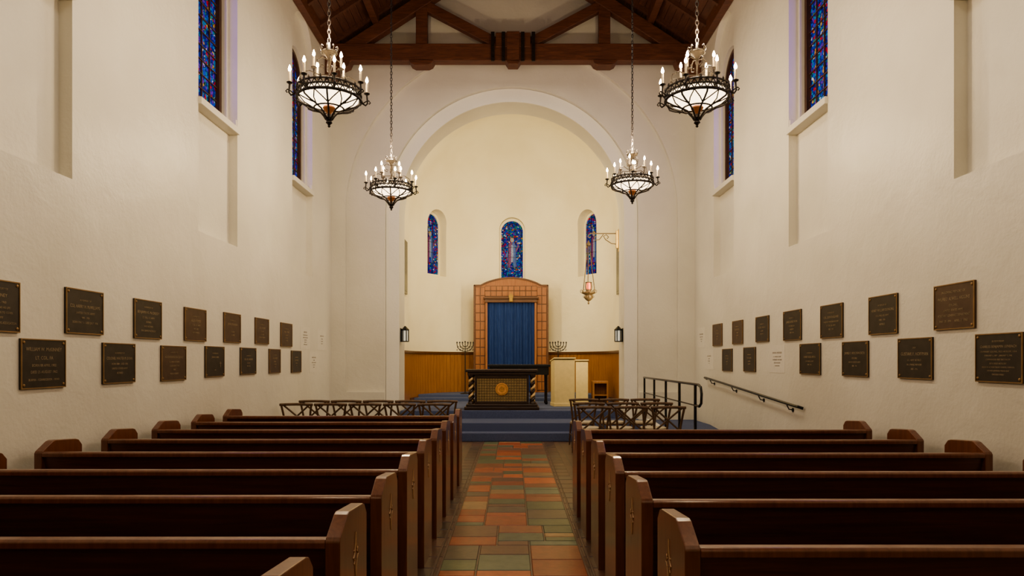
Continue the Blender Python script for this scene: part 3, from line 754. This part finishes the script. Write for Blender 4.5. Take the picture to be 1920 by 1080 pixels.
for sx in (-1, 1):
    for yy in (-.27, .27):
        b = MB()
        for ph, mi in ((0, 0), (pi, 1)):
            b.tube([(sx * .69 + .03 * cos(ph + i * .40), yy + .03 * sin(ph + i * .40), .19 + .53 * i / 48) for i in range(49)], .027, 8, mi=mi)
        b.lathe([(.06, .13), (.06, .17), (.045, .19)], (sx * .69, yy, 0), 14, 1); b.lathe([(.045, .72), (.065, .75), (.065, .79)], (sx * .69, yy, 0), 14, 1)
        b.obj('twisted_column', [M_colg, M_altar], al, smooth=True)
top(al, 'dark carved altar table with gilded lattice and twisted columns', 'altar')

t = root('reading_table', (.15, 17.3, .51))
b = MB(); b.box(-.78, .78, -.3, .3, .94, 1.0); b.obj('table_top', M_black, t, bevel=.008)
b = MB(); b.box(-.74, .74, -.26, .26, .74, .94); b.obj('apron', M_black, t)
for sx in (-1, 1):
    for yy in (-.22, .22):
        b = MB(); b.lathe([(.03, 0), (.04, .04), (.025, .1), (.03, .7), (.04, .75)], (sx * .68, yy, 0), 12); b.obj('leg', M_black, t, smooth=True)
top(t, 'black lacquered reading table behind the altar', 'table')

def lectern(x, y, w, h, d, rz, label):
    r = root('lectern', (x, y, .51), rz)
    b = MB(); b.box(-w / 2, w / 2, -d / 2, d / 2, 0.05, h - .06); b.obj('body', M_cream, r, bevel=.006)
    b = MB(); b.box(-w / 2 - .012, w / 2 + .012, -d / 2 - .012, d / 2 + .012, 0, .08); b.obj('base', M_cream, r, bevel=.006)
    b = MB(); b.prism([(-d / 2 - .02, h - .03), (d / 2 + .02, h - .10), (d / 2 + .02, h - .07), (-d / 2 - .02, h)], 'x', -w / 2 - .02, w / 2 + .02); b.obj('desk_top', M_cream, r, bevel=.006)
    top(r, label, 'lectern')
lectern(1.20, 16.5, .50, 1.17, .42, .15, 'tall cream painted wooden lectern beside the altar')
lectern(1.82, 18.05, .32, 1.12, .36, -.1, 'narrow cream wooden lectern against the chancel wall')
b0 = root('side_stand', (2.27, 17.9, .51))
b = MB(); b.box(-.2, .2, -.2, .2, .50, .56); b.obj('stand_top', M_honey, b0, bevel=.005)
for (xa, xb, ya, yb) in ((-.2, -.16, -.2, .2), (.16, .2, -.2, .2), (-.16, .16, .16, .2)):
    b = MB(); b.box(xa, xb, ya, yb, 0, .5); b.obj('side_panel', M_honey, b0)
b = MB(); b.box(-.16, .16, -.19, .16, .18, .21); b.obj('shelf', M_honey, b0)
top(b0, 'small light wooden open-shelf stand beside the lectern', 'side stand')

def candelabra(x, y):
    r = root('floor_candelabra', (x, y, .68))
    b = MB(); b.lathe([(.14, 0), (.14, .015), (.03, .04), (.015, .08)], seg=16); b.obj('base', M_iron, r, smooth=True)
    b = MB(); b.lathe([(.014, .06), (.013, 1.2)], seg=8); b.obj('pole', M_iron, r, smooth=True)
    for k in (1, 2, 3):
        rr = .075 * k
        for sx in (-1, 1):
            b = MB(); b.tube([(sx * rr * sin(pi / 2 * i / 8), 0, 1.38 - rr * .9 * cos(pi / 2 * i / 8)) for i in range(9)] + [(sx * rr, 0, 1.40)], .010, 6)
            b.lathe([(.004, 0), (.024, .01), (.022, .02), (.010, .05)], (sx * rr, 0, 1.40), 8)
            b.tube([(sx * (rr - .03) + .024 * cos(a), 0, 1.3 + .024 * sin(a)) for a in [i * .6 for i in range(10)]], .006, 5)
            b.tube([(sx * (rr - .01) + .018 * cos(a), 0, 1.22 + .018 * sin(a)) for a in [i * .6 for i in range(10)]], .006, 5)
            b.obj('branch', M_iron, r, smooth=True)
    b = MB(); b.tube([(0, 0, 1.18), (0, 0, 1.42)], .010, 6); b.lathe([(.004, 0), (.024, .01), (.022, .02), (.010, .05)], (0, 0, 1.42), 8)
    b.obj('branch', M_iron, r, smooth=True)
    top(r, 'black wrought iron seven-branched candelabra beside the ark', 'candelabra', 'iron candelabras flanking the ark')
candelabra(-1.33, 18.95); candelabra(1.25, 18.95)

w = root('lamp_bracket', (CX + 2.73, 17.0, 4.6))
b = MB(); b.box(-.08, 0, -.07, .07, -.28, .28); b.box(-.14, -.08, -.04, .04, -.2, .24); b.obj('mounting_plate', M_gold, w, bevel=.01)
b = MB(); b.tube([(-.08, 0, .17), (-.75, 0, .17), (-.82, 0, .14), (-.84, 0, .09), (-.80, 0, .06), (-.77, 0, .09)], .014, 8)
b.tube([(-.08, 0, -.1), (-.25, 0, -.08), (-.4, 0, .02), (-.45, 0, .1), (-.38, 0, .14), (-.32, 0, .08), (-.36, 0, .04)], .012, 8)
b.tube([(-.45, 0, .15), (-.55, 0, .02), (-.66, 0, .0), (-.68, 0, .08), (-.62, 0, .1)], .011, 8)
M_brass = flat('dark_brass', (.085, .055, .028), .6, .1)
b.obj('scroll_arm', M_brass, w, smooth=True); top(w, 'gilded scroll bracket mounted on the chancel wall', 'bracket')
lx = CX + 2.73 - .82; l = root('sanctuary_lamp', (lx, 17.0, 3.3))
b = MB(); b.lathe([(.004, -.30), (.018, -.28), (.028, -.26), (.012, -.24), (.012, -.22), (.05, -.20), (.09, -.165), (.112, -.12), (.105, -.08), (.085, -.06), (.12, -.045), (.165, -.02), (.172, .0), (.14, .015), (.08, .02), (.06, .05), (.07, .07)], seg=18)
for k in range(8):
    a = 2 * pi * k / 8; b.tube([(.15 * cos(a), .15 * sin(a), -.02), (.20 * cos(a), .20 * sin(a), .0), (.205 * cos(a), .205 * sin(a), .05), (.175 * cos(a), .175 * sin(a), .07), (.155 * cos(a), .155 * sin(a), .04)], .009, 5)
    b.tube([(.105 * cos(a), .105 * sin(a), -.14), (.135 * cos(a), .135 * sin(a), -.11), (.12 * cos(a), .12 * sin(a), -.07)], .008, 5)
b.obj('bowl', flat('lamp_brass', (.17, .115, .06), .5, .3), l, smooth=True)
b = MB(); b.lathe([(.035, .06), (.050, .11), (.048, .19), (.042, .24)], seg=14); b.obj('red_glass', M_red, l, smooth=True)
b = MB(); b.tube([(.075 * cos(2 * pi * i / 16), .075 * sin(2 * pi * i / 16), .25) for i in range(16)], .010, 5, True)
for k in range(6):
    a = 2 * pi * k / 6 + .2; b.tube([(.07 * cos(a), .07 * sin(a), .05), (.085 * cos(a), .085 * sin(a), .15), (.075 * cos(a), .075 * sin(a), .25)], .007, 4)
b.obj('glass_cage', M_brass, l, smooth=True)
for k in range(3):
    a = 2 * pi * k / 3 + .3; c, s = cos(a), sin(a); b = MB()
    for i in range(34):
        tt = i / 34; rr = .14 * (1 - tt) ** 1.2 + .03; z = .03 + tt * 1.16
        b.lathe([(.002, -.022), (.014, 0), (.002, .022)], (c * rr, s * rr, z), 6)
    b.obj('chain', M_brass, l, smooth=True)
b = MB(); b.lathe([(.05, 1.17), (.06, 1.20), (.03, 1.25), (.012, 1.28), (.012, 1.30)], seg=12)
b.obj('chain_cap', M_brass, l, smooth=True); top(l, 'hanging brass sanctuary lamp with red glass on three chains', 'lamp')

for sgn in (-1, 1):
    r = root('lantern_sconce', (CX + sgn * 2.45, 15.05, 2.17)); s = -sgn
    b = MB(); xa, xb = sorted((-s * .003, s * .02)); b.box(xa, xb, -.05, .05, -.15, .15); b.tube([(s * .01, 0, .1), (s * .06, 0, .16), (s * .10, 0, .17)], .01, 6); b.obj('bracket', M_black, r)
    b = MB()
    b.lathe([(.085, -.15), (.085, -.13), (.07, -.13)], (s * .1, 0, 0), 6); b.lathe([(.085, .10), (.09, .12), (.03, .18), (.012, .2)], (s * .1, 0, 0), 6)
    for k in range(6):
        a = pi / 3 * k; b.tube([(s * .1 + .075 * cos(a), .075 * sin(a), -.14), (s * .1 + .075 * cos(a), .075 * sin(a), .11)], .012, 5)
    b.obj('cage', M_black, r); b = MB(); b.lathe([(.06, -.13), (.062, .1)], (s * .1, 0, 0), 6); b.obj('lantern_glass', M_lglass, r)
    top(r, 'black iron wall lantern with frosted glass on arch jamb', 'wall lantern', 'wall lanterns')

r = root('ramp_railing', (2.77, 0, 0)); b = MB()
b.tube([(0, 14.45, 1.25), (0, 10.2, 1.25), (0, 10.08, 1.22), (0, 10.03, 1.12), (0, 10.05, .98), (0, 10.15, .93), (0, 10.38, .93)], .02, 8); b.obj('handrail', M_black, r, smooth=True)
b = MB(); b.tube([(0, 14.4, .93), (0, 10.38, .93)], .012, 8); b.obj('lower_rail', M_black, r, smooth=True)
for i, y in enumerate((14.4, 13.4, 12.38, 11.37, 10.38)):
    b = MB(); z0 = .34 if y > 13.9 else .2 + (y - 10) * .22 / 3.9
    b.box(-.018, .018, y - .018, y + .018, z0, 1.24); b.obj('post', M_black, r)
top(r, 'black metal railing along the carpeted ramp', 'railing')
r = root('ramp_handrail', (3.9, 0, 0)); b = MB(); z = lambda y: 1.27 - (13.5 - y) * .275 / 4.3
b.tube([(-.03, 13.62, 1.24), (-.09, 13.58, 1.27), (-.09, 13.45, z(13.45)), (-.09, 9.25, z(9.25)), (-.08, 9.15, z(9.15)), (-.02, 9.13, z(9.15) - .02)], .02, 8); b.obj('handrail', M_black, r, smooth=True)
for y in (13.2, 11.9, 10.6, 9.5):
    b = MB(); b.tube([(0.003, y, z(y) - .09), (-.06, y, z(y) - .08), (-.09, y, z(y) - .02)], .009, 6); b.tube([(0, y, z(y) - .09), (-.012, y, z(y) - .09)], .03, 10); b.obj('mounting_foot', M_black, r, smooth=True)
top(r, 'black metal handrail fixed to plaster wall above ramp', 'handrail')

# ------------------------------------------------------------------ lights
def light(kind, loc, e, col, size=.1, rot=(0, 0, 0), sy=None):
    d = bpy.data.lights.new('lamp', kind); d.energy = e; d.color = col
    if kind == 'AREA':
        d.size = size
        if sy: d.shape = 'RECTANGLE'; d.size_y = sy
    else: d.shadow_soft_size = size
    o = bpy.data.objects.new('lamp', d); o.location = loc; o.rotation_euler = rot; COL.objects.link(o); return o
WC = (1, .79, .52)
for c in CH: light('POINT', (c[0], c[1], c[2] + .62), 95 if c[1] < 8 else 125, WC, .10)
for x in (-1.9, 1.9):
    light('POINT', (x, 3.4, 4.8), 30, WC, .2); light('POINT', (x, 0, 4.8), 30, WC, .2)
for y, e in ((1.5, 60), (5.2, 42), (8.9, 50), (12.4, 75)): light('AREA', (0, y, 7.6), e, (1, .88, .70), 1.2)  # unseen overhead fill lights without fixtures, added to brighten the nave
light('AREA', (CX, 15.9, 6.6), 90, (1, .84, .55), 1.2, (radians(35), 0, 0))
for sgn in (-1, 1):
    light('AREA', (CX + sgn * 2.5, 15.75, 3.8), 70, (1, .84, .55), .3, (radians(90), 0, sgn * radians(28)), 2.6)
for sgn in (-1, 1):
    for c in NC: light('AREA', (sgn * 4.06, c, 6.0), 8, (.34, .18, 1), 1.9, (0, radians(90 * sgn), 0), .85)
wd = bpy.data.worlds.new('world'); S.world = wd; wd.use_nodes = True
wd.node_tree.nodes['Background'].inputs[0].default_value = (.9, .85, .8, 1); wd.node_tree.nodes['Background'].inputs[1].default_value = .2

cam = bpy.data.cameras.new('camera'); co = bpy.data.objects.new('camera', cam); COL.objects.link(co)
co.location = (0, 0, H); co.rotation_euler = (radians(90), 0, 0)
cam.sensor_width = 36; cam.lens = 24; cam.shift_y = 135 / 1920; cam.shift_x = -2 / 1920; cam.clip_start = .05; cam.clip_end = 100
S.camera = co
